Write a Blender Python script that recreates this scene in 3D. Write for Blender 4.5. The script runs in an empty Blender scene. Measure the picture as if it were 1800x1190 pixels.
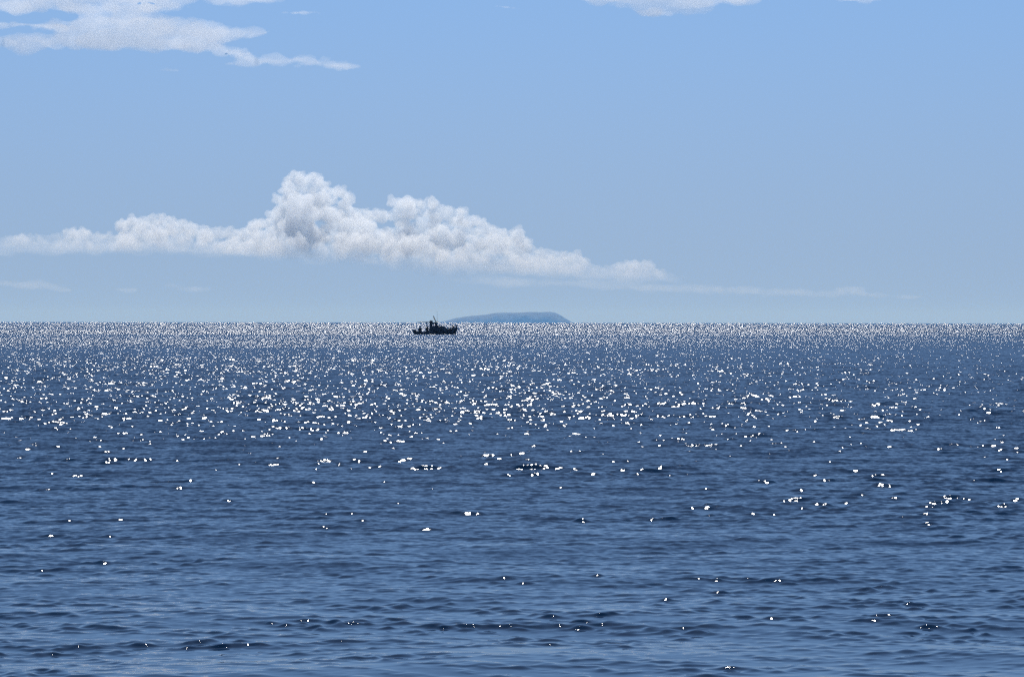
import bpy, bmesh, math, random
import numpy as np
from mathutils import Vector, Matrix, noise

R = math.radians
rng = np.random.default_rng(11)
random.seed(5)
sc = bpy.context.scene
col = sc.collection

# ------------------------------------------------------------------ camera
CAM_H = 2.1
FPX = 5000.0                                   # focal length in pixels of the 1800 px wide photograph
cam = bpy.data.cameras.new('camera')
cam_ob = bpy.data.objects.new('camera', cam)
col.objects.link(cam_ob)
cam.sensor_width = 36.0
cam.lens = 100.0
cam.clip_start = 0.1
cam.clip_end = 200000.0
cam_ob.location = (0, 0, CAM_H)
cam_ob.rotation_mode = 'XYZ'
cam_ob.matrix_world = (Matrix.Translation((0, 0, CAM_H)) @ Matrix.Rotation(R(90 - 0.3225), 4, 'X')
                       @ Matrix.Rotation(R(0.09), 4, 'Z'))
sc.camera = cam_ob

# ------------------------------------------------------------------ sky and sun
SUN_EL, SUN_AZ = 53.0, -0.8                    # degrees; azimuth measured from straight ahead, + to the right
world = bpy.data.worlds.new('World')
sc.world = world
world.use_nodes = True
wn, wl = world.node_tree.nodes, world.node_tree.links
bg = wn['Background']
sky = wn.new('ShaderNodeTexSky')
sky.sky_type = 'NISHITA'
sky.sun_disc = False
sky.sun_elevation = R(SUN_EL)
sky.sun_rotation = R(SUN_AZ)
sky.air_density = 1.0
sky.dust_density = 0.2
sky.ozone_density = 2.5
tc = wn.new('ShaderNodeTexCoord')
vm = wn.new('ShaderNodeVectorMath'); vm.operation = 'MULTIPLY_ADD'
vm.inputs[1].default_value = (1, 1, 0.78)
vm.inputs[2].default_value = (0, 0, 0.22)
nz = wn.new('ShaderNodeVectorMath'); nz.operation = 'NORMALIZE'
wl.new(tc.outputs['Generated'], vm.inputs[0])
wl.new(vm.outputs[0], nz.inputs[0])
wl.new(nz.outputs[0], sky.inputs['Vector'])
hs = wn.new('ShaderNodeHueSaturation')
# the low air is milky, the sky above it a purer blue
sz = wn.new('ShaderNodeSeparateXYZ'); wl.new(tc.outputs['Generated'], sz.inputs[0])
mr = wn.new('ShaderNodeMapRange'); mr.interpolation_type = 'SMOOTHSTEP'
mr.inputs['From Min'].default_value = -0.01; mr.inputs['From Max'].default_value = 0.14
mr.inputs['To Min'].default_value = 0.87; mr.inputs['To Max'].default_value = 1.13
mv = wn.new('ShaderNodeMapRange'); mv.interpolation_type = 'SMOOTHSTEP'
mv.inputs['From Min'].default_value = -0.01; mv.inputs['From Max'].default_value = 0.14
mv.inputs['To Min'].default_value = 0.87; mv.inputs['To Max'].default_value = 1.22
wl.new(sz.outputs['Z'], mv.inputs['Value'])
mz = wn.new('ShaderNodeMapRange'); mz.interpolation_type = 'SMOOTHSTEP'          # and it deepens towards the zenith
mz.inputs['From Min'].default_value = 0.16; mz.inputs['From Max'].default_value = 0.85
mz.inputs['To Min'].default_value = 1.0; mz.inputs['To Max'].default_value = 0.55
wl.new(sz.outputs['Z'], mz.inputs['Value'])
mm = wn.new('ShaderNodeMath'); mm.operation = 'MULTIPLY'
wl.new(mv.outputs[0], mm.inputs[0]); wl.new(mz.outputs[0], mm.inputs[1]); wl.new(mm.outputs[0], hs.inputs['Value'])
wl.new(sz.outputs['Z'], mr.inputs['Value']); wl.new(mr.outputs[0], hs.inputs['Saturation'])
wl.new(sky.outputs[0], hs.inputs['Color'])
wl.new(hs.outputs[0], bg.inputs[0])
bg.inputs[1].default_value = 0.10
world.cycles.sampling_method = 'NONE'          # the sky is met by scattered rays; only the sun is sampled as a lamp

sun = bpy.data.lights.new('sun', 'SUN')
sun.energy = 4.8
sun.angle = R(0.53)
sun.color = (1.0, 0.985, 0.96)
sun_ob = bpy.data.objects.new('sun', sun)
col.objects.link(sun_ob)
sdir = Vector((math.sin(R(SUN_AZ)) * math.cos(R(SUN_EL)), math.cos(R(SUN_AZ)) * math.cos(R(SUN_EL)), math.sin(R(SUN_EL))))
sun_ob.rotation_mode = 'QUATERNION'
sun_ob.rotation_quaternion = sdir.to_track_quat('Z', 'Y')
sun_ob.location = (0, 0, 60)

sc.view_settings.view_transform = 'Standard'
sc.view_settings.look = 'None'
sc.view_settings.gamma = 1.0
sc.view_settings.exposure = -0.17
sc.view_settings.use_curve_mapping = False
cy = sc.cycles
cy.use_denoising = False
cy.use_adaptive_sampling = False
cy.max_bounces = 12
cy.glossy_bounces = 3
cy.diffuse_bounces = 2
cy.volume_bounces = 8
cy.transparent_max_bounces = 64
cy.sample_clamp_direct = 28.0
cy.sample_clamp_indirect = 1.0
cy.caustics_reflective = False
cy.caustics_refractive = False


def at(px, py, dist):
    """A world point `dist` metres out to sea that shows at pixel (px, py) of the 1800 px photograph."""
    return Vector(((px - 900) / FPX * dist, dist, CAM_H + (567 - py) / FPX * dist))


# ------------------------------------------------------------------ materials
def principled(name, color, rough=0.6, metal=0.0, var=0.0, scale=6.0, bump=0.0, spec=0.5):
    m = bpy.data.materials.new(name); m.use_nodes = True
    nt = m.node_tree; p = nt.nodes['Principled BSDF']
    p.inputs['Base Color'].default_value = (*color, 1)
    p.inputs['Roughness'].default_value = rough
    p.inputs['Metallic'].default_value = metal
    p.inputs['Specular IOR Level'].default_value = spec
    if var > 0:
        t = nt.nodes.new('ShaderNodeTexCoord')
        n = nt.nodes.new('ShaderNodeTexNoise'); n.inputs['Scale'].default_value = scale
        n.inputs['Detail'].default_value = 6
        r = nt.nodes.new('ShaderNodeValToRGB')
        r.color_ramp.elements[0].position = 0.3; r.color_ramp.elements[1].position = 0.7
        r.color_ramp.elements[0].color = (*[c * (1 - var) for c in color], 1)
        r.color_ramp.elements[1].color = (*[min(1, c * (1 + var)) for c in color], 1)
        nt.links.new(t.outputs['Object'], n.inputs['Vector'])
        nt.links.new(n.outputs['Fac'], r.inputs['Fac'])
        nt.links.new(r.outputs['Color'], p.inputs['Base Color'])
        if bump > 0:
            b = nt.nodes.new('ShaderNodeBump'); b.inputs['Strength'].default_value = bump
            b.inputs['Distance'].default_value = 0.02
            nt.links.new(n.outputs['Fac'], b.inputs['Height'])
            nt.links.new(b.outputs[0], p.inputs['Normal'])
    return m


def volume_mat(name, color, density, aniso, clear=False):
    m = bpy.data.materials.new(name); m.use_nodes = True
    nt = m.node_tree
    nt.nodes.remove(nt.nodes['Principled BSDF'])
    v = nt.nodes.new('ShaderNodeVolumePrincipled')
    v.inputs['Color'].default_value = (*color, 1)
    v.inputs['Density'].default_value = density
    v.inputs['Anisotropy'].default_value = aniso
    if clear:
        v.inputs['Absorption Color'].default_value = (1, 1, 1, 1)      # scatters blue more than red, absorbs nothing
    nt.links.new(v.outputs[0], nt.nodes['Material Output'].inputs['Volume'])
    return m


def mesh_ob(name, verts, faces, mat, parent=None, smooth=False):
    me = bpy.data.meshes.new(name)
    me.from_pydata([tuple(v) for v in verts], [], faces)
    me.update()
    if mat: me.materials.append(mat)
    if smooth:
        me.shade_smooth()
    o = bpy.data.objects.new(name, me)
    col.objects.link(o)
    if parent: o.parent = parent
    return o


def tag(o, label=None, cat=None, group=None, kind=None):
    if label: o['label'] = label
    if cat: o['category'] = cat
    if group: o['group'] = group
    if kind: o['kind'] = kind
    return o


# ------------------------------------------------------------------ the sea
def smoothstep(a, b, x):
    t = np.clip((x - a) / (b - a), 0, 1)
    return t * t * (3 - 2 * t)


def patch_noise(x, y, scale, seed, octaves=3):
    """Smooth value noise on the plane, about -1..1."""
    g = np.random.default_rng(seed)
    tot = np.zeros_like(x); amp = 1.0; s = scale; nrm = 0
    for k in range(octaves):
        tab = g.uniform(-1, 1, (256, 256))
        u, v = x / s + 37.3 * k, y / s + 11.7 * k
        i, j = np.floor(u).astype(int), np.floor(v).astype(int)
        fu, fv = u - i, v - j
        fu = fu * fu * (3 - 2 * fu); fv = fv * fv * (3 - 2 * fv)
        a = tab[i % 256, j % 256]; b = tab[(i + 1) % 256, j % 256]
        c = tab[i % 256, (j + 1) % 256]; d = tab[(i + 1) % 256, (j + 1) % 256]
        tot += amp * ((a * (1 - fu) + b * fu) * (1 - fv) + (c * (1 - fu) + d * fu) * fv)
        nrm += amp; amp *= 0.5; s *= 0.5
    return tot / nrm * 1.6


def make_sea():
    NEAR, FARD = 14.5, 520.0
    rows = list(np.linspace(NEAR ** -0.25, FARD ** -0.25, 1900) ** -4.0)     # finest close by
    while rows[-1] < 26800:
        rows.append(min(rows[-1] * 1.05, 26801))
    rows = np.array(rows)
    dense = np.linspace(-R(12.5), R(12.5), 640)
    side = R(12.5) + np.cumsum(np.geomspace(R(0.08), R(5), 34))
    side = side[side < R(88)]
    az = np.concatenate([-side[::-1], dense, side])
    Rr, A = np.meshgrid(rows, az, indexing='ij')
    X = Rr * np.sin(A); Y = Rr * np.cos(A)
    dr = np.gradient(rows)[:, None] * np.ones_like(A)
    da = Rr * np.abs(np.gradient(az))[None, :]
    # how rough the water is: sheltered and slick near the shore, gusts farther out
    gust = patch_noise(X / 1.6, Y, 12.0, 3)
    slick = patch_noise(X / 1.8, Y, 2.2, 8)
    shore = smoothstep(14, 130, Rr)
    short_amp = np.clip((0.64 + 0.30 * shore) * (1 + 0.45 * gust + 0.40 * slick * (1 - 0.5 * shore)), 0.25, 1.2)
    # wavelets come in small groups with slick water between them
    env = np.exp(0.60 * patch_noise(X / 1.3, Y, 0.45, 21, 2))
    short_amp = short_amp * np.clip(env, 0.5, 1.35)
    Z = np.zeros_like(X); DX = np.zeros_like(X); DY = np.zeros_like(X)
    mid = smoothstep(18, 55, Rr)
    Zs = np.zeros_like(X); Vs = np.zeros_like(X)
    lost = np.zeros_like(X)
    NW = 150
    lam = np.exp(np.linspace(math.log(0.075), math.log(4.0), NW))
    lam *= np.exp(rng.normal(0, 0.03, NW))
    for k, L in enumerate(lam):
        kk = 2 * math.pi / L
        spread = 1.0 if L < 0.5 else (0.6 if L < 2.5 else 0.40)
        th = rng.normal(0.10 if L > 2 else 0.0, spread)     # angle of travel off straight-at-the-viewer
        kx, ky = kk * math.sin(th), -kk * math.cos(th)
        ph = rng.uniform(0, 2 * math.pi)
        # slope of each component
        s = 0.0480 * (1.0 if L < 0.19 else (0.19 / L) ** 0.78) * (1.0 if L > 0.12 else (L / 0.12) ** 1.0)
        s *= math.exp(rng.normal(0, 0.25))
        a = s / kk
        proj = np.maximum(dr * abs(math.cos(th)), da * abs(math.sin(th)))
        w = smoothstep(2.2, 4.5, L / proj)
        if 0.35 < L < 2.5:
            a = a * (0.9 + (1.25 if L < 1.2 else 0.8) * mid)                       # longer wavelets farther out
        P = kx * X + ky * Y + ph
        cP, sP = np.cos(P), np.sin(P)
        if L < 1.5:
            amp = a * w * short_amp
            Zs += amp * cP; Vs += 0.5 * amp * amp
        else:
            amp = a * w
            Z += amp * cP
        q = 0.5
        DX -= q * amp * math.sin(th) * sP
        DY += q * amp * math.cos(th) * sP
        lost += (1 - w) * s * s
    # short waves: flat troughs, peaked crests
    sd = np.sqrt(Vs) + 1e-6
    gz = Zs / sd
    gz = 1.9 * np.tanh(gz / 1.9)
    KP = 0.95
    Z += sd * (np.exp(KP * gz) - math.exp(KP * KP / 2)) / math.sqrt((math.exp(KP * KP) - 1) * math.exp(KP * KP))
    X2, Y2 = X + DX, Y + DY - 0.7 * Z                  # wavelets lean ashore: steep fronts, long backs
    nr, nc = X.shape
    co = np.stack([X2, Y2, Z], -1).reshape(-1, 3)
    idx = np.arange(nr * nc).reshape(nr, nc)
    q = np.stack([idx[:-1, :-1], idx[:-1, 1:], idx[1:, 1:], idx[1:, :-1]], -1).reshape(-1, 4)
    me = bpy.data.meshes.new('sea')
    me.vertices.add(len(co)); me.vertices.foreach_set('co', co.astype(np.float32).ravel())
    me.loops.add(q.size); me.loops.foreach_set('vertex_index', q.astype(np.int32).ravel())
    me.polygons.add(len(q))
    me.polygons.foreach_set('loop_start', np.arange(0, q.size, 4, dtype=np.int32))
    me.polygons.foreach_set('loop_total', np.full(len(q), 4, dtype=np.int32))
    me.update(calc_edges=True)
    me.shade_smooth()
    lost = np.sqrt(lost / lost.max())
    at1 = me.attributes.new('unresolved', 'FLOAT', 'POINT'); at1.data.foreach_set('value', lost.astype(np.float32).ravel())
    at2 = me.attributes.new('ruffle', 'FLOAT', 'POINT'); at2.data.foreach_set('value', short_amp.astype(np.float32).ravel())
    o = bpy.data.objects.new('sea', me); col.objects.link(o)
    return o


def sea_material():
    m = bpy.data.materials.new('sea_water'); m.use_nodes = True
    nt = m.node_tree; N, L = nt.nodes, nt.links
    N.remove(N['Principled BSDF'])
    body = N.new('ShaderNodeBsdfDiffuse'); body.inputs['Color'].default_value = (0.005, 0.024, 0.062, 1)
    glo = N.new('ShaderNodeBsdfGlossy'); glo.distribution = 'BECKMANN'; glo.inputs['Color'].default_value = (1, 1, 1, 1)
    fre = N.new('ShaderNodeFresnel'); fre.inputs['IOR'].default_value = 1.333
    mix = N.new('ShaderNodeMixShader')
    L.new(fre.outputs[0], mix.inputs[0]); L.new(body.outputs[0], mix.inputs[1]); L.new(glo.outputs[0], mix.inputs[2])
    L.new(mix.outputs[0], N['Material Output'].inputs['Surface'])
    geo = N.new('ShaderNodeNewGeometry')
    un = N.new('ShaderNodeAttribute'); un.attribute_name = 'unresolved'
    ru = N.new('ShaderNodeAttribute'); ru.attribute_name = 'ruffle'

    def math_(op, a, b=None, c=None, clamp=False):
        n = N.new('ShaderNodeMath'); n.operation = op; n.use_clamp = clamp
        for i, v in enumerate((a, b, c)):
            if v is None: continue
            if isinstance(v, (int, float)): n.inputs[i].default_value = v
            else: L.new(v, n.inputs[i])
        return n.outputs[0]

    def vmath(op, a, b=None):
        n = N.new('ShaderNodeVectorMath'); n.operation = op
        for i, v in enumerate((a, b)):
            if v is None: continue
            if isinstance(v, tuple): n.inputs[i].default_value = v
            else: L.new(v, n.inputs[i])
        return n.outputs[0]

    def slopes(size, detail, sx=1.0, off=(0, 0, 0)):
        """Independent x / y slopes straight from noise channels; mean 0."""
        mp = N.new('ShaderNodeMapping')
        mp.inputs['Scale'].default_value = (sx / size, 1.0 / size, 1.0 / size)
        mp.inputs['Location'].default_value = off
        L.new(geo.outputs['Position'], mp.inputs['Vector'])
        n = N.new('ShaderNodeTexNoise'); n.noise_dimensions = '2D'
        n.inputs['Scale'].default_value = 1.0; n.inputs['Detail'].default_value = detail
        n.inputs['Roughness'].default_value = 0.6
        L.new(mp.outputs[0], n.inputs['Vector'])
        return vmath('SUBTRACT', n.outputs['Color'], (0.5, 0.5, 0.5))

    def scale(v, f):
        n = N.new('ShaderNodeVectorMath'); n.operation = 'SCALE'
        L.new(v, n.inputs[0])
        if isinstance(f, (int, float)): n.inputs['Scale'].default_value = f
        else: L.new(f, n.inputs['Scale'])
        return n.outputs[0]

    # fine ripples that ride on the modelled waves
    rip = scale(slopes(0.04, 1.5, 0.8), math_('MULTIPLY', ru.outputs['Fac'], 0.015))
    # the wavelets that are too small and far away to model
    fa = slopes(0.14, 2.0, 1.0, (3.1, 7.7, 0))
    fb = slopes(0.75, 2.0, 2.2, (13.1, 2.7, 0))
    fc = slopes(3.5, 2.0, 0.9, (5.1, 21.7, 0))
    far = vmath('ADD', vmath('ADD', scale(fa, 1.05), scale(fb, 1.05)), scale(fc, 0.35))
    sep = N.new('ShaderNodeSeparateXYZ'); L.new(far, sep.inputs[0])
    # wave fronts running ashore are steeper on the shore side
    ay = math_('MULTIPLY', math_('ABSOLUTE', sep.outputs['Y']), 1.0)
    sy = math_('ADD', math_('MULTIPLY', ay, 1.0), 0.09)
    cmb = N.new('ShaderNodeCombineXYZ'); L.new(sep.outputs['X'], cmb.inputs[0])
    L.new(math_('MULTIPLY', sy, -1.0), cmb.inputs[1])
    gus = N.new('ShaderNodeTexNoise'); gus.noise_dimensions = '2D'; gus.inputs['Scale'].default_value = 1.0
    gus.inputs['Detail'].default_value = 3
    mpg = N.new('ShaderNodeMapping'); mpg.inputs['Scale'].default_value = (1 / 200, 1 / 120, 1)
    L.new(geo.outputs['Position'], mpg.inputs['Vector']); L.new(mpg.outputs[0], gus.inputs['Vector'])
    gstr = math_('MULTIPLY_ADD', gus.outputs['Fac'], 0.9, 0.60)
    # the breeze freshens away from the sheltering shore
    dist = N.new('ShaderNodeVectorMath'); dist.operation = 'LENGTH'; L.new(geo.outputs['Position'], dist.inputs[0])
    off = N.new('ShaderNodeMapRange'); off.interpolation_type = 'SMOOTHSTEP'
    off.inputs['From Min'].default_value = 60; off.inputs['From Max'].default_value = 700
    off.inputs['To Min'].default_value = 0.87; off.inputs['To Max'].default_value = 1.30
    L.new(dist.outputs['Value'], off.inputs['Value'])
    farv = scale(cmb.outputs[0], math_('MULTIPLY', math_('MULTIPLY', math_('POWER', un.outputs['Fac'], 1.1), gstr), off.outputs[0]))
    flat = vmath('MULTIPLY', rip, (1, 1, 0))
    nsum = vmath('ADD', vmath('ADD', geo.outputs['Normal'], flat), farv)
    nor = vmath('NORMALIZE', nsum)
    L.new(nor, glo.inputs['Normal']); L.new(nor, fre.inputs['Normal'])
    rough = math_('MULTIPLY_ADD', un.outputs['Fac'], 0.15, 0.022)
    L.new(rough, glo.inputs['Roughness'])
    return m


sea = make_sea()
sea.data.materials.append(sea_material())
tag(sea, kind='structure')

# ------------------------------------------------------------------ the island
def make_island():
    D = 25000.0
    prof = [(768, 567), (780, 565), (790, 562.5), (797, 560), (815, 557), (830, 555.2), (855, 553), (870, 550), (885, 549.6), (920, 549.4),
            (930, 548.2), (945, 548.4), (968, 548), (976, 549.5), (984, 553), (992, 558), (1000, 563), (1006, 567)]
    px = np.array([a for a, b in prof]); hh = np.array([567 - b for a, b in prof]) / FPX * D
    nx, ny = 160, 48
    xs = np.linspace(762, 1012, nx)
    W = 380.0
    vs, fs = [], []
    for j in range(ny):
        v = -1 + 2 * j / (ny - 1)
        for i, x in enumerate(xs):
            h = float(np.interp(x, px, hh, left=0, right=0))
            wx = (x - 900) / FPX * D
            wy = v * W
            n1 = noise.fractal(Vector((wx / 130, wy / 130, 1.3)), 1.0, 2.0, 5)
            n2 = noise.fractal(Vector((wx / 40, wy / 40, 7.3)), 1.0, 2.0, 3)
            prof_y = max(0.0, 1 - abs(v) ** 2.2) ** 0.6
            z = h * prof_y * (1 + 0.18 * n1 * (1 - prof_y + 0.1)) + (2.5 * n2 if h > 4 else 0) * prof_y - 2.0 * (1 - prof_y)
            vs.append((wx, D + wy + 40 * n1, z - 0.5))
    for j in range(ny - 1):
        for i in range(nx - 1):
            a = j * nx + i
            fs.append((a, a + 1, a + nx + 1, a + nx))
    m = principled('island_scrub', (0.02, 0.024, 0.02), 0.95, 0, 0.3, 0.008)
    o = mesh_ob('island', vs, fs, m, smooth=True)
    return tag(o, kind='structure')


island = make_island()

# ------------------------------------------------------------------ haze over the water
def make_haze():
    bm = bmesh.new()
    bmesh.ops.create_cube(bm, size=1.0)
    me = bpy.data.meshes.new('haze')
    bmesh.ops.scale(bm, vec=(60000, 27500, 112), verts=bm.verts)
    bmesh.ops.translate(bm, vec=(0, 27500 / 2 - 150, 112 / 2 - 5), verts=bm.verts)
    bm.to_mesh(me); bm.free()
    me.materials.append(volume_mat('sea_haze', (0.21, 0.50, 1.0), 0.00005, 0.15, True))
    o = bpy.data.objects.new('haze', me); col.objects.link(o)
    return tag(o, kind='stuff')


haze = make_haze()

# ------------------------------------------------------------------ clouds (real puffs of vapour far out over the sea)
_ico = {}
def ico(sub):
    if sub not in _ico:
        bm = bmesh.new(); bmesh.ops.create_icosphere(bm, subdivisions=sub, radius=1.0)
        bm.verts.ensure_lookup_table()
        v = np.array([x.co[:] for x in bm.verts]); f = np.array([[a.index for a in p.verts] for p in bm.faces]); bm.free()
        _ico[sub] = (v, f)
    return _ico[sub]


def cloud_texture(name, size, kind='CLOUDS'):
    t = bpy.data.textures.new(name, kind)
    t.noise_scale = size
    if kind == 'CLOUDS':
        t.noise_depth = 3
    return t


TEX = {}
def make_cloud(name, blobs, mat, voxel, puffs, sub=2, flat_base=None):
    """blobs: (centre, radii). They are fused into one closed skin and broken up into puffs."""
    V, F = [], []; n = 0
    v0, f0 = ico(sub)
    for c, r in blobs:
        V.append(v0 * np.array(r) + np.array(c)); F.append(f0 + n); n += len(v0)
    V = np.concatenate(V); F = np.concatenate(F)
    if flat_base is not None:
        V[:, 2] = np.where(V[:, 2] < flat_base, flat_base + (V[:, 2] - flat_base) * 0.15, V[:, 2])
    me = bpy.data.meshes.new(name)
    me.from_pydata(V.tolist(), [], F.tolist())
    me.materials.append(mat)
    o = bpy.data.objects.new(name, me); col.objects.link(o)
    rm = o.modifiers.new('fuse', 'REMESH'); rm.mode = 'VOXEL'; rm.voxel_size = voxel; rm.use_smooth_shade = True
    for size, strength, kind in puffs:
        key = (size, kind)
        if key not in TEX: TEX[key] = cloud_texture('puff', size, kind)
        d = o.modifiers.new('puffs', 'DISPLACE'); d.texture = TEX[key]; d.texture_coords = 'GLOBAL'
        d.strength = strength; d.mid_level = 0.5 if kind == 'CLOUDS' else 0.6
    return o


CD = 25000.0                                    # the cumulus bank stands 25 km out
M = CD / FPX
top_line = [(-60, 436), (0, 430), (40, 412), (75, 416), (110, 412), (143, 403), (173, 413), (203, 409), (213, 395), (233, 382), (267, 379), (287, 377),
            (317, 389), (350, 395), (367, 400), (433, 403), (450, 392), (484, 378), (488, 363), (498, 337), (507, 311), (513, 304), (542, 303),
            (555, 307), (564, 323), (573, 332), (595, 334), (607, 350), (611, 365), (635, 368), (653, 367), (675, 371), (691, 369), (694, 354),
            (707, 349), (722, 354), (726, 366), (735, 353), (755, 350), (764, 363), (769, 376), (780, 368), (793, 362), (809, 372), (815, 382),
            (838, 385), (847, 393), (873, 400), (910, 405), (917, 423), (947, 438), (983, 442), (1013, 446), (1023, 459), (1060, 467), (1080, 463),
            (1107, 455), (1130, 462), (1143, 471), (1173, 488), (1200, 498), (1240, 503)]
base_line = [(-60, 448), (0, 447), (200, 445), (300, 444), (400, 449), (500, 455), (600, 460), (680, 468), (760, 478), (900, 482), (1000, 486), (1100, 492), (1240, 506)]
tx, ty = np.array(top_line).T; bx_, by_ = np.array(base_line).T


def cumulus_blobs():
    """Ranks of billows, one behind the other: the rear rank carries the outline, lower ranks stand in front of it."""
    g = np.random.default_rng(4)
    out = []
    def head(px, py, rpx, dep, level):
        c = at(px, py, CD + dep); r = rpx * M
        grow(np.array(c), r, level)
    def grow(c, r, level):
        out.append((tuple(c), (r * g.uniform(1.0, 1.12), r * g.uniform(0.9, 1.2), r * g.uniform(0.88, 1.0))))
        if level == 0 or r < 15: return
        for k in range(7 if level == 2 else 6):
            v = g.normal(0, 1, 3); v /= np.linalg.norm(v)
            if v[2] < -0.3: v[2] = -v[2]
            grow(c + v * r * np.array((0.9, 0.7, 0.9)), r * g.uniform(0.3, 0.58), level - 1)
    ranks = [(0.0, 0), (0.30, -330), (0.55, -600), (0.78, -850)]
    for q, (f, dep) in enumerate(ranks):
        px = -55 + 5 * g.random()
        while px < 1215:
            t, b = np.interp(px, tx, ty), np.interp(px, bx_, by_)
            hgt = b - t
            if q and hgt < 30 * (1 if q < 3 else 1.4):
                px += 8; continue
            wob = 0.5 * math.sin(px * 0.061 + q * 2.1) + 0.5 * math.sin(px * 0.023 + q * 4.0)
            ff = f + (0.10 * wob if q else 0)
            top = t + ff * hgt
            # the largest billow that fits under this rank's own top line
            r = min(0.55 * (b - top), (30 if q else 24) * g.uniform(0.22, 1.1))
            if q == 0:
                xs = np.linspace(px - 40, px + 40, 81)
                for it in range(6):
                    d = np.min(np.hypot(xs - px, np.interp(xs, tx, ty) - (top + r * 1.05)))
                    r = min(r, d * 0.86)
            r = max(r, 1.5)
            if g.random() < (0.86 if q else 1.0):
                head(px, top + r * 1.08, r, dep + g.normal(0, 60), 2 if r > 4 else 1)
                # thinner vapour hanging below the head down to the cloud base
                py = top + 2.0 * r
                while py < t + 0.80 * hgt:
                    rr = min(g.uniform(7, 15), max(2.0, (b - py)))
                    if g.random() < 0.85 - 0.5 * (py - t) / hgt:
                        head(px + g.normal(0, 3), py, rr * 0.9, dep + g.normal(0, 90), 1)
                    py += rr * 1.5
            px += max(3.0, r * g.uniform(0.75, 1.25))
    return out


def cumulus_material():
    """Dense vapour above, thinning out towards the cloud base."""
    m = volume_mat('cumulus_vapour', (0.970, 0.985, 1.0), 0.02, 0.36)  # faint blue put into the vapour's colour stands in for airlight
    nt = m.node_tree; N, L = nt.nodes, nt.links
    pv = [n for n in N if n.type == 'PRINCIPLED_VOLUME'][0]
    geo = N.new('ShaderNodeNewGeometry')
    dot = N.new('ShaderNodeVectorMath'); dot.operation = 'DOT_PRODUCT'
    L.new(geo.outputs['Position'], dot.inputs[0]); dot.inputs[1].default_value = (0.0476, 0, 1.0)   # the base slopes down to the right
    mr_ = N.new('ShaderNodeMapRange'); mr_.interpolation_type = 'SMOOTHSTEP'
    mr_.inputs['From Min'].default_value = BASE_LO; mr_.inputs['From Max'].default_value = BASE_HI
    mr_.inputs['To Min'].default_value = 0.0004; mr_.inputs['To Max'].default_value = 0.009
    L.new(dot.outputs['Value'], mr_.inputs['Value']); L.new(mr_.outputs[0], pv.inputs['Density'])
    m.cycles.volume_step_rate = 0.3
    return m


BASE_LO, BASE_HI = 395.0, 730.0
cumulus_mat = cumulus_material()
c = make_cloud('cumulus_cloud', cumulus_blobs(), cumulus_mat, 9.0,
               [(60, 22, 'CLOUDS'), (22, 12, 'CLOUDS')], sub=1)
tag(c, 'long white cumulus bank with one tall tower above the horizon', 'cloud', 'clouds over the sea')

CLOUD_BASE_PARENT = c


def strokes(items, dist, depth, seed, taper=1.0):
    """Elongated wisps: each item is (px, py, half width px, half height px[, tilt px])."""
    g = np.random.default_rng(seed); out = []
    m = dist / FPX
    for it in items:
        px, py, w, h = it[:4]; tilt = it[4] if len(it) > 4 else 0
        n = max(5, int(w / max(h, 2.5) * 2.2))
        for k in range(n):
            u = -1 + 2 * (k + 0.5) / n + g.normal(0, 0.05)
            hh = h * max(0.12, 1 - abs(u) ** 2.0) * g.uniform(0.55, 1.05)
            ww = max(hh * 2.4, w / n * 2.8) * g.uniform(0.8, 1.5)
            c = at(px + u * w, py + tilt * u + g.normal(0, h * 0.20), dist + g.normal(0, depth * 0.4))
            out.append(((c.x, c.y, c.z), (ww * m, depth * g.uniform(0.3, 0.6) * max(0.3, hh / h), hh * m)))
    return out


wisp_mat = volume_mat('thin_cloud_vapour', (1.0, 1.0, 1.0), 0.0036, 0.46)
faint_mat = volume_mat('faint_cloud_vapour', (1.0, 1.0, 1.0), 0.00042, 0.45)
base_mat = volume_mat('cloud_base_vapour', (1.0, 1.0, 1.0), 0.0004, 0.55)
base_items = [(px, np.interp(px, bx_, by_) - 7, 95, 13, 3) for px in range(0, 1180, 80)] + [(760, 470, 150, 12, 3), (900, 470, 160, 14, 4), (1000, 480, 140, 12, 4)]
cb = make_cloud('cloud_base', strokes(base_items, CD - 300, 420, 33), base_mat, 17.0, [(140, 55, 'CLOUDS'), (60, 25, 'CLOUDS')])
cb.parent = CLOUD_BASE_PARENT
STREAK = [(170, 60, 'CLOUDS'), (70, 30, 'CLOUDS'), (34, 13, 'CLOUDS')]
SMALL = [(60, 20, 'CLOUDS'), (25, 9, 'CLOUDS')]
WD = 16000.0
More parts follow.
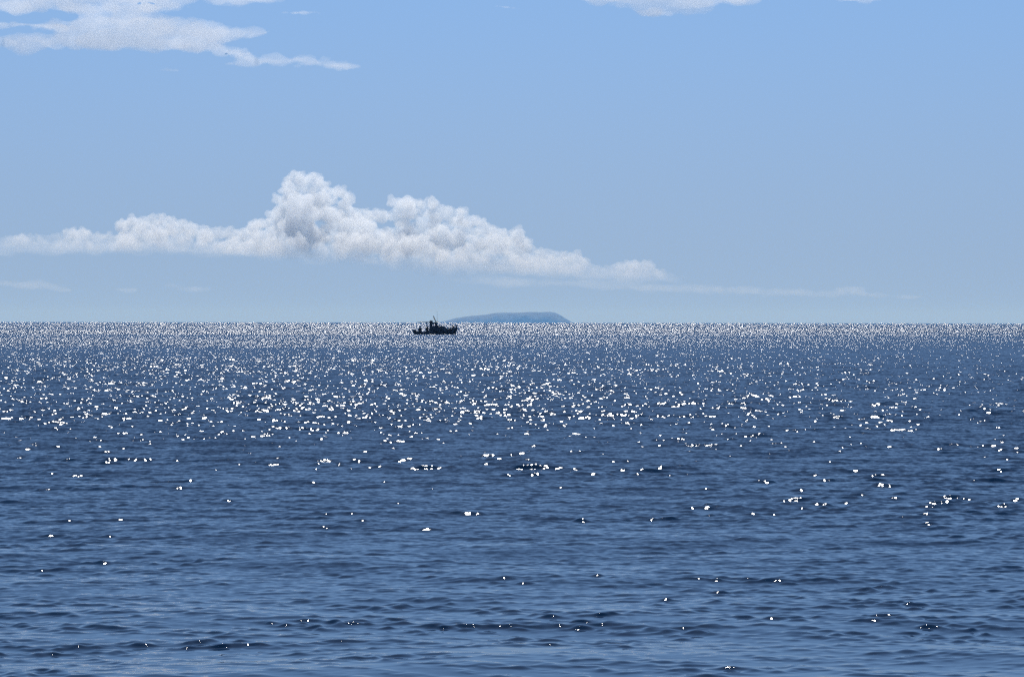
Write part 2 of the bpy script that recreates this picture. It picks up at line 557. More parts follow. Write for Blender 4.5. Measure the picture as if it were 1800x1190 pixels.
wisps = [
    ('layered_cloud', 'broad layered white cloud sheet filling the upper left corner', STREAK, 15.0, 210,
     [(60, -14, 200, 28), (250, -14, 210, 32, 4), (420, -2, 75, 12), (60, 14, 130, 14, 4), (220, 18, 130, 9, -3), (300, 55, 140, 26, 0), (200, 74, 200, 18, 4), (45, 78, 105, 17, 1),
      (390, 62, 66, 15, 2), (330, 82, 85, 12, 5), (400, 90, 45, 8, 6), (150, 52, 90, 7, -3), (60, 46, 100, 5, 0), (455, 60, 26, 5, -5), (200, 38, 150, 7, -5)]),
    ('tapering_cloud', 'small white cloud tapering to a point at its right end', STREAK, 12.0, 120,
     [(470, 110, 62, 13, -2), (530, 107, 55, 10, 2), (570, 116, 55, 6, 0), (610, 118, 26, 3.6), (430, 103, 32, 6, 10), (415, 116, 22, 3, 4)]),
    ('lens_cloud', 'white cloud with a jagged lower edge at the top, centre right', STREAK, 13.0, 150,
     [(1165, -18, 190, 38, -3), (1165, 8, 90, 20, -3), (1150, 24, 40, 7), (1060, -3, 75, 11, 7), (1270, -4, 105, 13, -7)]),
    ('wisp_cloud', 'small white wisp at the top edge, right of the jagged cloud', SMALL, 9.0, 120, [(1507, -3, 42, 10)]),
    ('wisp_cloud', 'thin white wisp floating right of the upper left cloud sheet', SMALL, 7.0, 80, [(528, 24, 34, 3.2), (550, 23, 16, 1.6)]),
    ('wisp_cloud', 'tiny white wisp just below the upper left cloud sheet', SMALL, 7.0, 70, [(298, 125, 20, 3.4)]),
    ('wisp_cloud', 'faint wisp high in the sky left of the jagged cloud', SMALL, 7.0, 50, [(890, 14, 28, 1.7, 3)]),
]
for i, (nm, lab, puffs, vox, dep, items) in enumerate(wisps):
    o = make_cloud(nm, strokes(items, WD, dep, 40 + i), wisp_mat, vox, puffs)
    tag(o, lab, 'cloud', 'clouds over the sea')

LD = 31000.0
LOW = [(120, 40, 'CLOUDS'), (50, 20, 'CLOUDS')]
lows = [
    ('low_cloud', 'faint low cloud at the left edge beneath the cumulus bank', [(15, 500, 34, 6, 3), (62, 502, 50, 9, 0), (105, 509, 26, 5, 2)]),
    ('low_cloud', 'faint small cloud puff low over the horizon, second from the left', [(222, 511, 22, 4.5)]),
    ('low_cloud', 'faint low cloud streak above the horizon under the cumulus tower', [(340, 509, 36, 5.5), (300, 503, 12, 2.5)]),
    ('low_cloud', 'long faint cloud band trailing right from the cumulus bank', [(1180, 506, 130, 8, 3), (1300, 511, 150, 8, 3), (1420, 514, 110, 8, 2), (1050, 500, 120, 9, 3), (900, 496, 120, 10, 3)]),
    ('low_cloud', 'faint little cloud heads low at the right above the horizon', [(1495, 508, 26, 6, 2), (1530, 517, 40, 4.5, 2), (1600, 521, 36, 4)]),
]
for i, (nm, lab, items) in enumerate(lows):
    o = make_cloud(nm, strokes(items, LD, 300, 70 + i), faint_mat, 16.0, LOW)
    tag(o, lab, 'cloud', 'clouds over the sea')

# ------------------------------------------------------------------ the fishing boat
paint_hull = principled('hull_paint', (0.008, 0.009, 0.015), 0.55, 0, 0.3, 3.0)
paint_trim = principled('trim_paint', (0.013, 0.013, 0.018), 0.5, 0, 0.25, 5.0)
paint_cabin = principled('cabin_paint', (0.022, 0.022, 0.034), 0.55, 0, 0.2, 4.0)
paint_pale = principled('pale_paint', (0.22, 0.22, 0.26), 0.5, 0, 0.15, 4.0)
deck_wood = principled('deck_wood', (0.07, 0.055, 0.04), 0.75, 0, 0.35, 9.0, 0.3)
spar_wood = principled('spar_wood', (0.035, 0.028, 0.022), 0.7, 0, 0.3, 8.0)
steel = principled('weathered_steel', (0.10, 0.10, 0.11), 0.45, 0.7, 0.2, 12.0)
rubber = principled('black_rubber', (0.012, 0.012, 0.013), 0.8, 0, 0.2, 9.0)
jacket_dark = principled('dark_jacket', (0.012, 0.014, 0.018), 0.9, 0, 0.2, 14.0)
jacket_olive = principled('olive_jacket', (0.016, 0.018, 0.012), 0.9, 0, 0.2, 14.0)
trouser = principled('work_trousers', (0.015, 0.017, 0.028), 0.9, 0, 0.2, 14.0)
skin = principled('skin', (0.30, 0.17, 0.11), 0.6, 0, 0.08, 20.0)
hair = principled('dark_hair', (0.012, 0.009, 0.007), 0.7, 0, 0.2, 30.0)


def glass_mat():
    m = bpy.data.materials.new('window_glass'); m.use_nodes = True
    nt = m.node_tree; nt.nodes.remove(nt.nodes['Principled BSDF'])
    t = nt.nodes.new('ShaderNodeBsdfTransparent'); t.inputs[0].default_value = (0.88, 0.87, 0.90, 1)
    g = nt.nodes.new('ShaderNodeBsdfGlossy'); g.inputs['Roughness'].default_value = 0.03
    f = nt.nodes.new('ShaderNodeFresnel'); f.inputs['IOR'].default_value = 1.45
    x = nt.nodes.new('ShaderNodeMixShader')
    nt.links.new(f.outputs[0], x.inputs[0]); nt.links.new(t.outputs[0], x.inputs[1]); nt.links.new(g.outputs[0], x.inputs[2])
    nt.links.new(x.outputs[0], nt.nodes['Material Output'].inputs['Surface'])
    return m


pane_mat = glass_mat()


def bm_ob(name, bm, mat, parent, smooth=False, bevel=0.0):
    if bevel > 0:
        bmesh.ops.bevel(bm, geom=list(bm.edges), offset=bevel, segments=2, affect='EDGES', clamp_overlap=True)
    me = bpy.data.meshes.new(name); bm.to_mesh(me); bm.free()
    me.materials.append(mat)
    if smooth: me.shade_smooth()
    o = bpy.data.objects.new(name, me); col.objects.link(o); o.parent = parent
    return o


def add_hexa(bm, lo, hi, taper=None):
    """A box from lo to hi; taper = (dx0, dx1) moves the top edge's two x ends."""
    x0, y0, z0 = lo; x1, y1, z1 = hi
    a, b = taper or (0, 0)
    p = [(x0, y0, z0), (x1, y0, z0), (x1, y1, z0), (x0, y1, z0), (x0 + a, y0, z1), (x1 + b, y0, z1), (x1 + b, y1, z1), (x0 + a, y1, z1)]
    v = [bm.verts.new(q) for q in p]
    for f in ((3, 2, 1, 0), (4, 5, 6, 7), (0, 1, 5, 4), (1, 2, 6, 5), (2, 3, 7, 6), (3, 0, 4, 7)):
        bm.faces.new([v[i] for i in f])
    return bm


def box(name, lo, hi, mat, parent, taper=None, bevel=0.012):
    return bm_ob(name, add_hexa(bmesh.new(), lo, hi, taper), mat, parent, bevel=bevel)


def tube_bm(bm, pts, rad, seg=8):
    pts = [Vector(p) for p in pts]
    rads = rad if isinstance(rad, (list, tuple)) else [rad] * len(pts)
    rings = []
    for i, p in enumerate(pts):
        d = (pts[min(i + 1, len(pts) - 1)] - pts[max(i - 1, 0)]).normalized()
        q = d.to_track_quat('Z', 'Y')
        rings.append([bm.verts.new(p + q @ Vector((rads[i] * math.cos(2 * math.pi * k / seg), rads[i] * math.sin(2 * math.pi * k / seg), 0))) for k in range(seg)])
    for a, b in zip(rings, rings[1:]):
        for k in range(seg):
            bm.faces.new((a[k], a[(k + 1) % seg], b[(k + 1) % seg], b[k]))
    bm.faces.new(rings[0][::-1]); bm.faces.new(rings[-1])
    return bm


def tube(name, pts, rad, mat, parent, seg=8):
    return bm_ob(name, tube_bm(bmesh.new(), pts, rad, seg), mat, parent, smooth=True)


ZU = 0.00594                                    # metres per unit of the side drawing of the boat
def bX(u): return (u - 880) * ZU
def bZ(v): return (712 - v) * ZU


BOAT_Y = 2.1 * FPX / 21.2
boat = bpy.data.objects.new('fishing_boat', None); col.objects.link(boat)
boat.empty_display_size = 0.5
boat.location = ((764.0 - 900) / FPX * BOAT_Y, BOAT_Y, -0.02)
boat.rotation_euler = (R(0.6), R(-0.4), R(4.0))
tag(boat, 'dark double-ended wooden fishing boat with wheelhouse afloat before the island', 'boat')
boat_scale = BOAT_Y / FPX / (ZU * 16.36)         # keeps the drawing's pixel size at the boat's distance
boat.scale = (boat_scale,) * 3

# hull: lofted stations from stern post (left) to stem (right)
XS0, XS1 = bX(352), bX(1478)


def sheer_z(t):
    return float(np.interp(t, [0, 0.04, 0.12, 0.3, 0.5, 0.65, 0.8, 0.92, 1.0],
                           [bZ(600), bZ(618), bZ(640), bZ(648), bZ(640), bZ(618), bZ(580), bZ(548), bZ(528)]))


def half_b(t):
    return 1.28 * max(0.0, 1 - abs((t - 0.47) / (0.47 if t < 0.47 else 0.53)) ** 2.5) ** 0.75 + 0.03


def hull_point(t, u, inset=0.0):
    zk = -0.55 + 0.25 * max(0, (t - 0.75) / 0.25) ** 2 + 0.18 * max(0, (0.15 - t) / 0.15) ** 2
    zs = sheer_z(t)
    b = max(0.012, half_b(t) - inset)
    th = u * math.pi / 2
    y = b * math.sin(th) ** 0.75
    z = zk + (zs - zk) * (1 - math.cos(th) ** 0.9)
    x = XS0 + (XS1 - XS0) * t
    rake = 0.30 * max(0, (t - 0.55) / 0.45) ** 2 - 0.45 * max(0, (0.35 - t) / 0.35) ** 2
    return Vector((x + rake * (z + 0.1), y, z))


NT, NU = 44, 12
vs, fs = [], []
for i in range(NT + 1):
    t = i / NT
    ring = [hull_point(t, k / NU) for k in range(NU + 1)]
    ring = [Vector((p.x, -p.y, p.z)) for p in ring[::-1]] + ring[1:]
    # bulwark cap and inner face down to the deck
    top, inner = ring[-1], hull_point(t, 1.0, 0.07)
    inner = Vector((inner.x, min(inner.y, max(0.004, top.y - 0.02)), inner.z))
    low = Vector((inner.x, inner.y, inner.z - 0.33))
    ring = [Vector((low.x, -low.y, low.z)), Vector((inner.x, -inner.y, inner.z))] + ring + [inner, low]
    vs += ring
nrg = 2 * NU + 1 + 4
for i in range(NT):
    for k in range(nrg - 1):
        a = i * nrg + k
        fs.append((a, a + 1, a + nrg + 1, a + nrg))
fs.append(tuple(range(2, nrg - 2)))
fs.append(tuple(NT * nrg + k for k in range(nrg - 3, 1, -1)))
hull = mesh_ob('hull', vs, fs, paint_hull, boat, smooth=True)


def strip(name, dz, out, w, h, mat, parent, t0=0.0, t1=1.0):
    """A rail that follows the sheer on both sides, joined at the bow."""
    bm = bmesh.new()
    for sgn in (-1, 1):
        pts = []
        for i in range(41):
            t = t0 + (t1 - t0) * i / 40
            p = hull_point(t, 1.0)
            pts.append(Vector((p.x, sgn * (p.y + out), p.z + dz)))
        prev = None
        for p in pts:
            ring = [bm.verts.new(p + Vector((0, sgn * a, b))) for a, b in ((-w / 2, -h / 2), (w / 2, -h / 2), (w / 2, h / 2), (-w / 2, h / 2))]
            if prev:
                for k in range(4):
                    bm.faces.new((prev[k], prev[(k + 1) % 4], ring[(k + 1) % 4], ring[k]))
            else:
                bm.faces.new(ring[::-1])
            prev = ring
        bm.faces.new(prev)
    bmesh.ops.recalc_face_normals(bm, faces=bm.faces)
    return bm_ob(name, bm, mat, parent)


strip('gunwale', 0.02, -0.03, 0.13, 0.045, paint_trim, hull)
strip('rub_rail', -0.17, 0.015, 0.05, 0.05, paint_trim, hull, 0.03, 0.985)
# deck planks running fore and aft between the bulwarks
for k in range(9):
    yc = -1.0 + k * 0.25
    bm = bmesh.new(); prev = None
    for i in range(31):
        t = 0.06 + 0.88 * i / 30
        p = hull_point(t, 1.0)
        lim = max(0.0, half_b(t) - 0.09)
        y0, y1 = max(-lim, yc - 0.120), min(lim, yc + 0.120)
        if y1 - y0 < 0.02:
            prev = None; continue
        z = p.z - 0.30
        x = hull_point(t, 0.8).x
        ring = [bm.verts.new(q) for q in ((x, y0, z), (x, y1, z), (x, y1, z - 0.03), (x, y0, z - 0.03))]
        if prev:
            for m_ in range(4):
                bm.faces.new((prev[m_], prev[(m_ + 1) % 4], ring[(m_ + 1) % 4], ring[m_]))
        prev = ring
    bmesh.ops.recalc_face_normals(bm, faces=bm.faces)
    bm_ob('deck_plank', bm, deck_wood, boat)

# keel, stem and stern posts
bm = bmesh.new(); add_hexa(bm, (bX(400), -0.05, -0.72), (bX(1420), 0.05, -0.5)); bm_ob('keel', bm, paint_hull, boat, bevel=0.01)
bm = bmesh.new()
prof = [(bX(1428), -0.6), (bX(1455), bZ(705)), (bX(1490), bZ(600)), (bX(1482), bZ(520)), (bX(1478), bZ(447)), (bX(1520), bZ(443)), (bX(1524), bZ(520)), (bX(1512), bZ(585)), (bX(1478), bZ(700)), (bX(1450), -0.62)]
def prism(bm, prof, hw):
    a = [bm.verts.new((x, -hw, z)) for x, z in prof]; b = [bm.verts.new((x, hw, z)) for x, z in prof]
    n = len(prof)
    bm.faces.new(a); bm.faces.new(b[::-1])
    for k in range(n):
        bm.faces.new((a[k], b[k], b[(k + 1) % n], a[(k + 1) % n]))
    bmesh.ops.recalc_face_normals(bm, faces=bm.faces)
    return bm
bm_ob('stem_post', prism(bmesh.new(), prof, 0.09), paint_trim, boat, bevel=0.015)
stern = [(bX(395), -0.55), (bX(372), bZ(700)), (bX(330), bZ(632)), (bX(292), bZ(588)), (bX(322), bZ(577)), (bX(362), bZ(600)), (bX(392), bZ(650)), (bX(420), -0.5)]
bm_ob('stern_post', prism(bmesh.new(), stern, 0.07), paint_trim, boat, bevel=0.012)
rudder = [(bX(318), -0.5), (bX(304), bZ(722)), (bX(262), bZ(640)), (bX(236), bZ(598)), (bX(238), bZ(574)), (bX(290), bZ(572)), (bX(318), bZ(640)), (bX(342), bZ(710)), (bX(352), -0.5)]
rud = bm_ob('rudder', prism(bmesh.new(), rudder, 0.045), paint_hull, boat, bevel=0.01)
tube('tiller', [(bX(250), 0, bZ(578)), (bX(310), 0, bZ(576)), (bX(372), 0.05, bZ(600))], [0.05, 0.04, 0.03], spar_wood, rud)
for v in (600, 690):
    tube('rudder_hinge', [(bX(288 + (v - 600) * 0.45), 0, bZ(v)), (bX(352 + (v - 600) * 0.3), 0, bZ(v - 6))], 0.03, steel, rud)

# raised cabin trunk
trunk_prof = [(bX(738), 0.28), (bX(738), bZ(486)), (bX(1035), bZ(484)), (bX(1120), bZ(478)), (bX(1165), bZ(488)), (bX(1205), bZ(520)), (bX(1252), bZ(566)), (bX(1256), 0.30)]
trunk = bm_ob('cabin_trunk', prism(bmesh.new(), trunk_prof, 0.72), paint_cabin, boat, bevel=0.03)
for sgn in (-1, 1):
    for u in (880, 1010, 1100):
        bm = bmesh.new(); bmesh.ops.create_cone(bm, cap_ends=True, segments=20, radius1=0.095, radius2=0.085, depth=0.03)
        bmesh.ops.rotate(bm, matrix=Matrix.Rotation(R(90 * sgn), 3, 'X'), verts=bm.verts)
        bmesh.ops.translate(bm, vec=(bX(u), sgn * 0.733, bZ(560)), verts=bm.verts)
        ph = bm_ob('porthole', bm, steel, trunk, smooth=False)
        bm = bmesh.new(); bmesh.ops.create_cone(bm, cap_ends=True, segments=20, radius1=0.062, radius2=0.062, depth=0.012)
        bmesh.ops.rotate(bm, matrix=Matrix.Rotation(R(90 * sgn), 3, 'X'), verts=bm.verts)
        bmesh.ops.translate(bm, vec=(bX(u), sgn * 0.756, bZ(560)), verts=bm.verts)
        bm_ob('pane', bm, rubber, ph)
    tube('grab_rail', [(bX(900), sgn * 0.66, bZ(488)), (bX(910), sgn * 0.66, bZ(472)), (bX(1100), sgn * 0.66, bZ(466)), (bX(1112), sgn * 0.66, bZ(482))], 0.016, steel, trunk, 6)
box('ventilator', (bX(1152), -0.83, 0.50), (bX(1180), -0.735, bZ(530)), paint_pale, boat)
box('hatch', (bX(1060), -0.3, bZ(484)), (bX(1135), 0.3, bZ(466)), paint_trim, trunk)

# wheelhouse: corner posts, sills and headers leave real window openings
wh = bpy.data.objects.new('wheelhouse', None); col.objects.link(wh); wh.parent = boat
HW = 0.58
def wall(lo, hi, taper=None, mat=paint_cabin):
    return box('wall_panel', lo, hi, mat, wh, taper, 0.008)
zb, z0, z1, zt = bZ(489), bZ(471), bZ(408), bZ(376)
for sgn in (-1, 1):
    ya, yb = sorted((sgn * HW, sgn * (HW - 0.05)))
    wall((bX(742), ya, zb), (bX(812), yb, zt))                                      # rear corner
    wall((bX(813), ya, zb), (bX(899), yb, z0))                                      # under the window
    wall((bX(813), ya, z1), (bX(885), yb, zt))                                      # over the window
    wall((bX(900), ya, zb), (bX(998), yb, zt), (bX(888) - bX(900), bX(942) - bX(998)))   # raked front corner
    win = bpy.data.objects.new('window', None); col.objects.link(win); win.parent = wh
    ym = (ya + yb) / 2
    tube('frame', [(bX(814), ym, z0 + 0.01), (bX(898), ym, z0 + 0.01), (bX(890), ym, z1 - 0.01), (bX(814), ym, z1 - 0.01), (bX(814), ym, z0 + 0.01)], 0.018, paint_trim, win, 4)
    mesh_ob('pane', [(bX(814), ym, z0), (bX(899), ym, z0), (bX(890), ym, z1), (bX(814), ym, z1)], [(0, 1, 2, 3)], pane_mat, win)
box('front_panel', (bX(976), -HW + 0.052, zb), (bX(997), HW - 0.052, z0 + 0.05), paint_cabin, wh, (bX(965) - bX(976), bX(985) - bX(997)), 0.006)
for yy in (-0.36, 0.0, 0.36):
    tube('mullion', [(bX(980), yy, z0 + 0.05), (bX(940), yy, zt)], 0.03, paint_cabin, wh, 6)
box('roof', (bX(734), -HW - 0.08, zt + 0.002), (bX(946), HW + 0.08, bZ(362)), paint_trim, wh, None, 0.012)
box('rear_bulkhead', (bX(744), -HW + 0.052, zb), (bX(752), HW - 0.052, z1 - 0.1), paint_cabin, wh, None, 0.004)
# exhaust casing on the after end of the roof
box('exhaust_casing', (bX(738), -0.30, bZ(361)), (bX(828), 0.30, bZ(312)), paint_trim, boat, (0.015, -0.01), 0.02)
tube('exhaust_pipe', [(bX(770), 0.0, bZ(314)), (bX(770), 0.0, bZ(304))], 0.06, steel, boat)
# mast raking aft, aerial, lamp
mast = tube('mast', [(bX(924), 0, bZ(362)), (bX(905), 0, bZ(320)), (bX(870), 0, bZ(240)), (bX(848), 0, bZ(186))], [0.10, 0.085, 0.075, 0.07], spar_wood, boat, 10)
tube('masthead_lamp', [(bX(848), 0, bZ(188)), (bX(845), 0, bZ(172))], 0.045, steel, mast)
tube('aerial', [(bX(958), 0.35, bZ(366)), (bX(960), 0.35, bZ(200)), (bX(962), 0.35, bZ(42))], [0.022, 0.016, 0.010], paint_pale, boat, 6)
bm = bmesh.new(); bmesh.ops.create_cone(bm, cap_ends=True, segments=14, radius1=0.05, radius2=0.085, depth=0.16)
bmesh.ops.rotate(bm, matrix=Matrix.Rotation(R(70), 3, 'Y'), verts=bm.verts)
bmesh.ops.translate(bm, vec=(bX(968), -0.1, bZ(345)), verts=bm.verts)
lamp = bm_ob('searchlight', bm, paint_trim, boat)
tube('bracket', [(bX(958), -0.1, bZ(352)), (bX(944), -0.1, bZ(368))], 0.03, steel, lamp, 6)
tube('hood_rail', [(bX(996), -0.3, bZ(462)), (bX(1020), -0.3, bZ(455)), (bX(1040), -0.3, bZ(466)), (bX(1052), -0.3, bZ(484))], 0.035, paint_trim, trunk, 6)
tube('hood_rail', [(bX(996), 0.3, bZ(462)), (bX(1020), 0.3, bZ(455)), (bX(1040), 0.3, bZ(466)), (bX(1052), 0.3, bZ(484))], 0.035, paint_trim, trunk, 6)
# awning boom aft with its post, hanging block and brace
boom = tube('boom', [(bX(742), 0, bZ(353)), (bX(600), 0, bZ(351)), (bX(462), 0, bZ(351)), (bX(372), 0, bZ(350))], [0.05, 0.045, 0.036, 0.016], spar_wood, boat)
tube('brace', [(bX(466), 0, bZ(354)), (bX(486), 0, bZ(378)), (bX(524), 0, bZ(392))], 0.018, spar_wood, boom, 6)
box('hanging_block', (bX(636), -0.07, bZ(400)), (bX(666), 0.07, bZ(356)), rubber, boom)
tube('boom_post', [(bX(655), 0.12, 0.13), (bX(653), 0.12, bZ(400)), (bX(652), 0.04, bZ(354))], 0.026, spar_wood, boat, 6)
# foredeck: windlass, bitts, guard rail
wl_ = bpy.data.objects.new('windlass', None); col.objects.link(wl_); wl_.parent = boat
tube('drum', [(bX(1412), -0.30, bZ(486)), (bX(1412), 0.30, bZ(486))], [0.17, 0.17], rubber, wl_, 14)
box('windlass_frame', (bX(1390), -0.20, bZ(560)), (bX(1436), 0.20, bZ(500)), steel, wl_)
box('gear_case', (bX(1386), 0.32, bZ(506)), (bX(1446), 0.42, bZ(462)), steel, wl_)
for sgn in (-1, 1):
    gr = bpy.data.objects.new('guard_rail', None); col.objects.link(gr); gr.parent = boat
    pts = []
    for t in np.linspace(0.80, 0.985, 9):
        p = hull_point(float(t), 1.0)
        pts.append(Vector((p.x, sgn * max(0.02, p.y - 0.04), p.z + 0.21)))
    tube('rail', pts, 0.022, steel, gr, 6)
    for p in pts[::2]:
        tube('stanchion', [(p.x, p.y, p.z - 0.22), p], 0.018, steel, gr, 6)
for u in (1285, 1345):
    box('bitt', (bX(u - 18), -0.12, bZ(575)), (bX(u + 18), 0.12, bZ(517)), paint_trim, boat)
# seats in the after well
box('engine_box', (bX(590), -0.42, 0.13), (bX(715), 0.42, 0.56), deck_wood, boat)
box('bench', (bX(400), -0.50, 0.36), (bX(515), 0.50, 0.42), deck_wood, boat)
for yy in (-0.42, 0.42):
    box('bench_support', (bX(425), yy - 0.03, 0.13), (bX(490), yy + 0.03, 0.358), deck_wood, boat)


# ------------------------------------------------------------------ the two people aboard
def person(name, joints, bones, radii, coat, loc, rotz, label):
    """One skinned body (torso, neck, head, arms with fingers, legs) plus hair as a child."""
    names = list(joints)
    me = bpy.data.meshes.new(name)
    me.from_pydata([joints[n] for n in names], [(names.index(a), names.index(b)) for a, b in bones], [])
    o = bpy.data.objects.new(name, me); col.objects.link(o)
    sk = o.modifiers.new('skin', 'SKIN')
    for i, n in enumerate(names):
        r = radii[n]
        me.skin_vertices[0].data[i].radius = r if isinstance(r, tuple) else (r, r)
        me.skin_vertices[0].data[i].use_root = (n == 'pelvis')
    ss = o.modifiers.new('smooth', 'SUBSURF'); ss.levels = 1; ss.render_levels = 1
    dg = bpy.context.evaluated_depsgraph_get()
    new = bpy.data.meshes.new_from_object(o.evaluated_get(dg))
    bpy.data.objects.remove(o); bpy.data.meshes.remove(me)
    new.name = name
    for m in (coat, trouser, skin, rubber): new.materials.append(m)
    P = {n: Vector(joints[n]) for n in names}
    segs = [(P[a], P[b], a, b) for a, b in bones]
    def region(a, b):
        s = a + ' ' + b
        if 'finger' in s or 'thumb' in s or ('hand' in s and 'wrist' in s): return 2
        if 'head' in s or 'nose' in s or 'crown' in s or 'chin' in s: return 2
        if 'toe' in s: return 3
        if 'knee' in s or 'ankle' in s: return 1
        return 0
    for f in new.polygons:
        c = f.center; best = None
        for A, B, a, b in segs:
            d = B - A; L2 = d.length_squared
            u = max(0, min(1, (c - A).dot(d) / L2)) if L2 > 0 else 0
            e = (A + d * u - c).length
            rg = region(a, b)
            if rg == 2 and e > 0.055 and 'head' not in a and 'head' not in b: continue
            if best is None or e < best[0]: best = (e, rg)
        f.material_index = best[1]
    new.shade_smooth()
    ob = bpy.data.objects.new(name, new); col.objects.link(ob)
    ob.scale = (1.08, 1.08, 1.08)
    ob.location = loc; ob.rotation_euler = (0, 0, rotz)
    h = P['crown']; hd = P['head']
    v0, f0 = ico(2)
    hv = []
    for v in v0:
        q = Vector((v[0] * 0.088, v[1] * 0.104, v[2] * 0.105))
        if q.z < -0.02 and q.y < 0.02: q = Vector((q.x * 0.8, 0.03, q.z * 0.4))
        hv.append(tuple(hd + Vector((0, 0.012, 0.055)) + q * 1.04))
    mesh_ob('hair', hv, f0.tolist(), hair, ob, smooth=True)
    # facial features on the -Y side
    for sx in (-1, 1):
        ev = [tuple(hd + Vector((sx * 0.033, -0.089, 0.022)) + Vector(tuple(v)) * 0.011) for v in v0]
        mesh_ob('eye', ev, f0.tolist(), hair, ob, smooth=True)
        rv = [tuple(hd + Vector((sx * 0.082, 0.004, 0.004)) + Vector((v[0] * 0.012, v[1] * 0.02, v[2] * 0.032))) for v in v0]
        mesh_ob('ear', rv, f0.tolist(), skin, ob, smooth=True)
    mv_ = [tuple(hd + Vector((0, -0.088, -0.048)) + Vector((v[0] * 0.024, v[1] * 0.006, v[2] * 0.006))) for v in v0]
    mesh_ob('mouth', mv_, f0.tolist(), trouser, ob, smooth=True)
    tag(ob, label, 'person')
    return ob


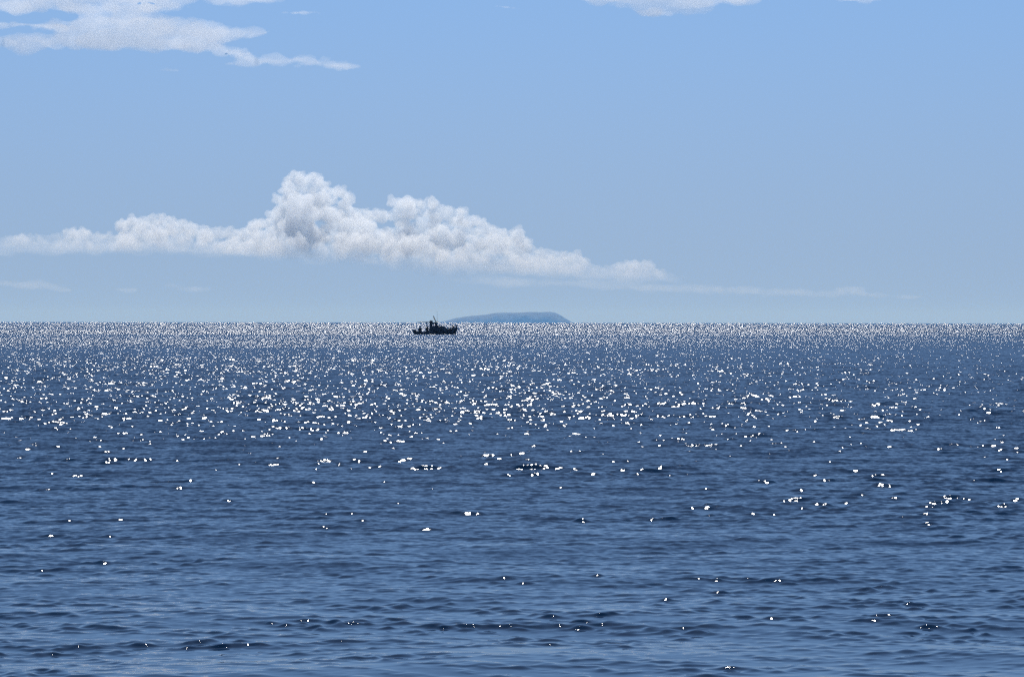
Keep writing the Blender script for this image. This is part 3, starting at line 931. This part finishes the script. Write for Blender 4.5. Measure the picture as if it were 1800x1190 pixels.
def figure(arm_l, arm_r, lean=0.0, legs=None):
    """Seated skeleton; seat height at z=0, facing -Y. arm = (elbow, wrist) positions."""
    J = {'pelvis': (0, 0.0, 0.11), 'waist': (0, 0.01 - 0.2 * lean, 0.27), 'chest': (0, 0.0 - lean * 0.6, 0.44), 'collar': (0, 0.01 - lean, 0.56),
         'neck': (0, 0.0 - lean * 1.1, 0.635), 'head': (0, -0.015 - lean * 1.2, 0.735), 'crown': (0, 0.0 - lean * 1.2, 0.815)}
    J['nose'] = (0, J['head'][1] - 0.100, J['head'][2] - 0.01)
    J['chin'] = (0, J['head'][1] - 0.055, J['head'][2] - 0.075)
    Rd = {'pelvis': (0.185, 0.14), 'waist': (0.175, 0.135), 'chest': (0.195, 0.14), 'collar': (0.13, 0.10), 'neck': 0.058, 'head': (0.085, 0.10), 'crown': (0.06, 0.075),
          'nose': 0.014, 'chin': 0.035}
    B = [('pelvis', 'waist'), ('waist', 'chest'), ('chest', 'collar'), ('collar', 'neck'), ('neck', 'head'), ('head', 'crown'), ('head', 'nose'), ('head', 'chin')]
    for s, sx, arm in (('l', -1, arm_l), ('r', 1, arm_r)):
        sh = Vector((sx * 0.185, J['collar'][1] + 0.005, 0.525))
        el, wr = Vector(arm[0]), Vector(arm[1])
        d = (wr - el).normalized()
        hand = wr + d * 0.065
        J['shoulder_' + s] = tuple(sh); J['elbow_' + s] = tuple(el); J['wrist_' + s] = tuple(wr); J['hand_' + s] = tuple(hand)
        Rd['shoulder_' + s] = 0.092; Rd['elbow_' + s] = 0.070; Rd['wrist_' + s] = 0.036; Rd['hand_' + s] = (0.042, 0.022)
        B += [('collar', 'shoulder_' + s), ('shoulder_' + s, 'elbow_' + s), ('elbow_' + s, 'wrist_' + s), ('wrist_' + s, 'hand_' + s)]
        side = d.cross(Vector((0, 0, 1)))
        side = side.normalized() if side.length > 0.1 else Vector((1, 0, 0))
        dn = side.cross(d).normalized()
        if dn.z > 0: dn = -dn
        for k, (off, L) in enumerate(((-0.030, 0.070), (-0.010, 0.080), (0.010, 0.075), (0.030, 0.058))):
            base = hand + side * off + d * 0.02
            m1 = base + d * L * 0.5 + dn * 0.008; m2 = m1 + (d * 0.5 + dn * 0.7).normalized() * L * 0.5
            J['finger_%s%da' % (s, k)] = tuple(base); J['finger_%s%db' % (s, k)] = tuple(m1); J['finger_%s%dc' % (s, k)] = tuple(m2)
            for q, rr in zip('abc', (0.010, 0.009, 0.008)): Rd['finger_%s%d%s' % (s, k, q)] = rr
            B += [('hand_' + s, 'finger_%s%da' % (s, k)), ('finger_%s%da' % (s, k), 'finger_%s%db' % (s, k)), ('finger_%s%db' % (s, k), 'finger_%s%dc' % (s, k))]
        th = wr + d * 0.03 - side * 0.045 * sx
        J['thumb_' + s] = tuple(th); J['thumb_%sb' % s] = tuple(th + d * 0.04 + dn * 0.01)
        Rd['thumb_' + s] = 0.011; Rd['thumb_%sb' % s] = 0.009
        B += [('wrist_' + s, 'thumb_' + s), ('thumb_' + s, 'thumb_%sb' % s)]
        kn, an = legs[0 if sx < 0 else 1]
        J['hip_' + s] = (sx * 0.10, -0.04, 0.09); J['knee_' + s] = kn; J['ankle_' + s] = an; J['toe_' + s] = (an[0] + sx * 0.02, an[1] - 0.17, an[2] - 0.045)
        Rd['hip_' + s] = 0.10; Rd['knee_' + s] = 0.066; Rd['ankle_' + s] = 0.045; Rd['toe_' + s] = (0.042, 0.03)
        B += [('pelvis', 'hip_' + s), ('hip_' + s, 'knee_' + s), ('knee_' + s, 'ankle_' + s), ('ankle_' + s, 'toe_' + s)]
    return J, B, Rd


def aboard(x, y, z):
    return boat.matrix_basis @ Vector((x, y, z))


bpy.context.view_layer.update()
# the man nearest the stern, hands on his knees
J, B, Rd = figure(((-0.27, -0.06, 0.27), (-0.17, -0.30, 0.17)), ((0.27, -0.06, 0.27), (0.17, -0.30, 0.17)), 0.05,
                  [((-0.15, -0.44, 0.10), (-0.16, -0.47, -0.235)), ((0.15, -0.44, 0.10), (0.16, -0.47, -0.235))])
person('person', J, B, Rd, jacket_dark, aboard(bX(463), 0.10, 0.45), R(4), 'person in dark jacket seated facing the shore near the boat stern')
# the other man, one arm braced against the wheelhouse
J, B, Rd = figure(((-0.26, -0.16, 0.28), (-0.20, -0.36, 0.14)), ((0.34, -0.02, 0.32), (0.31, -0.20, 0.09)), 0.04,
                  [((-0.16, -0.43, 0.11), (-0.17, -0.46, -0.31)), ((0.17, -0.43, 0.11), (0.19, -0.46, -0.31))])
person('person', J, B, Rd, jacket_olive, aboard(bX(668), -0.04, 0.56), R(8), 'person with elbow out seated on the engine box behind the wheelhouse')
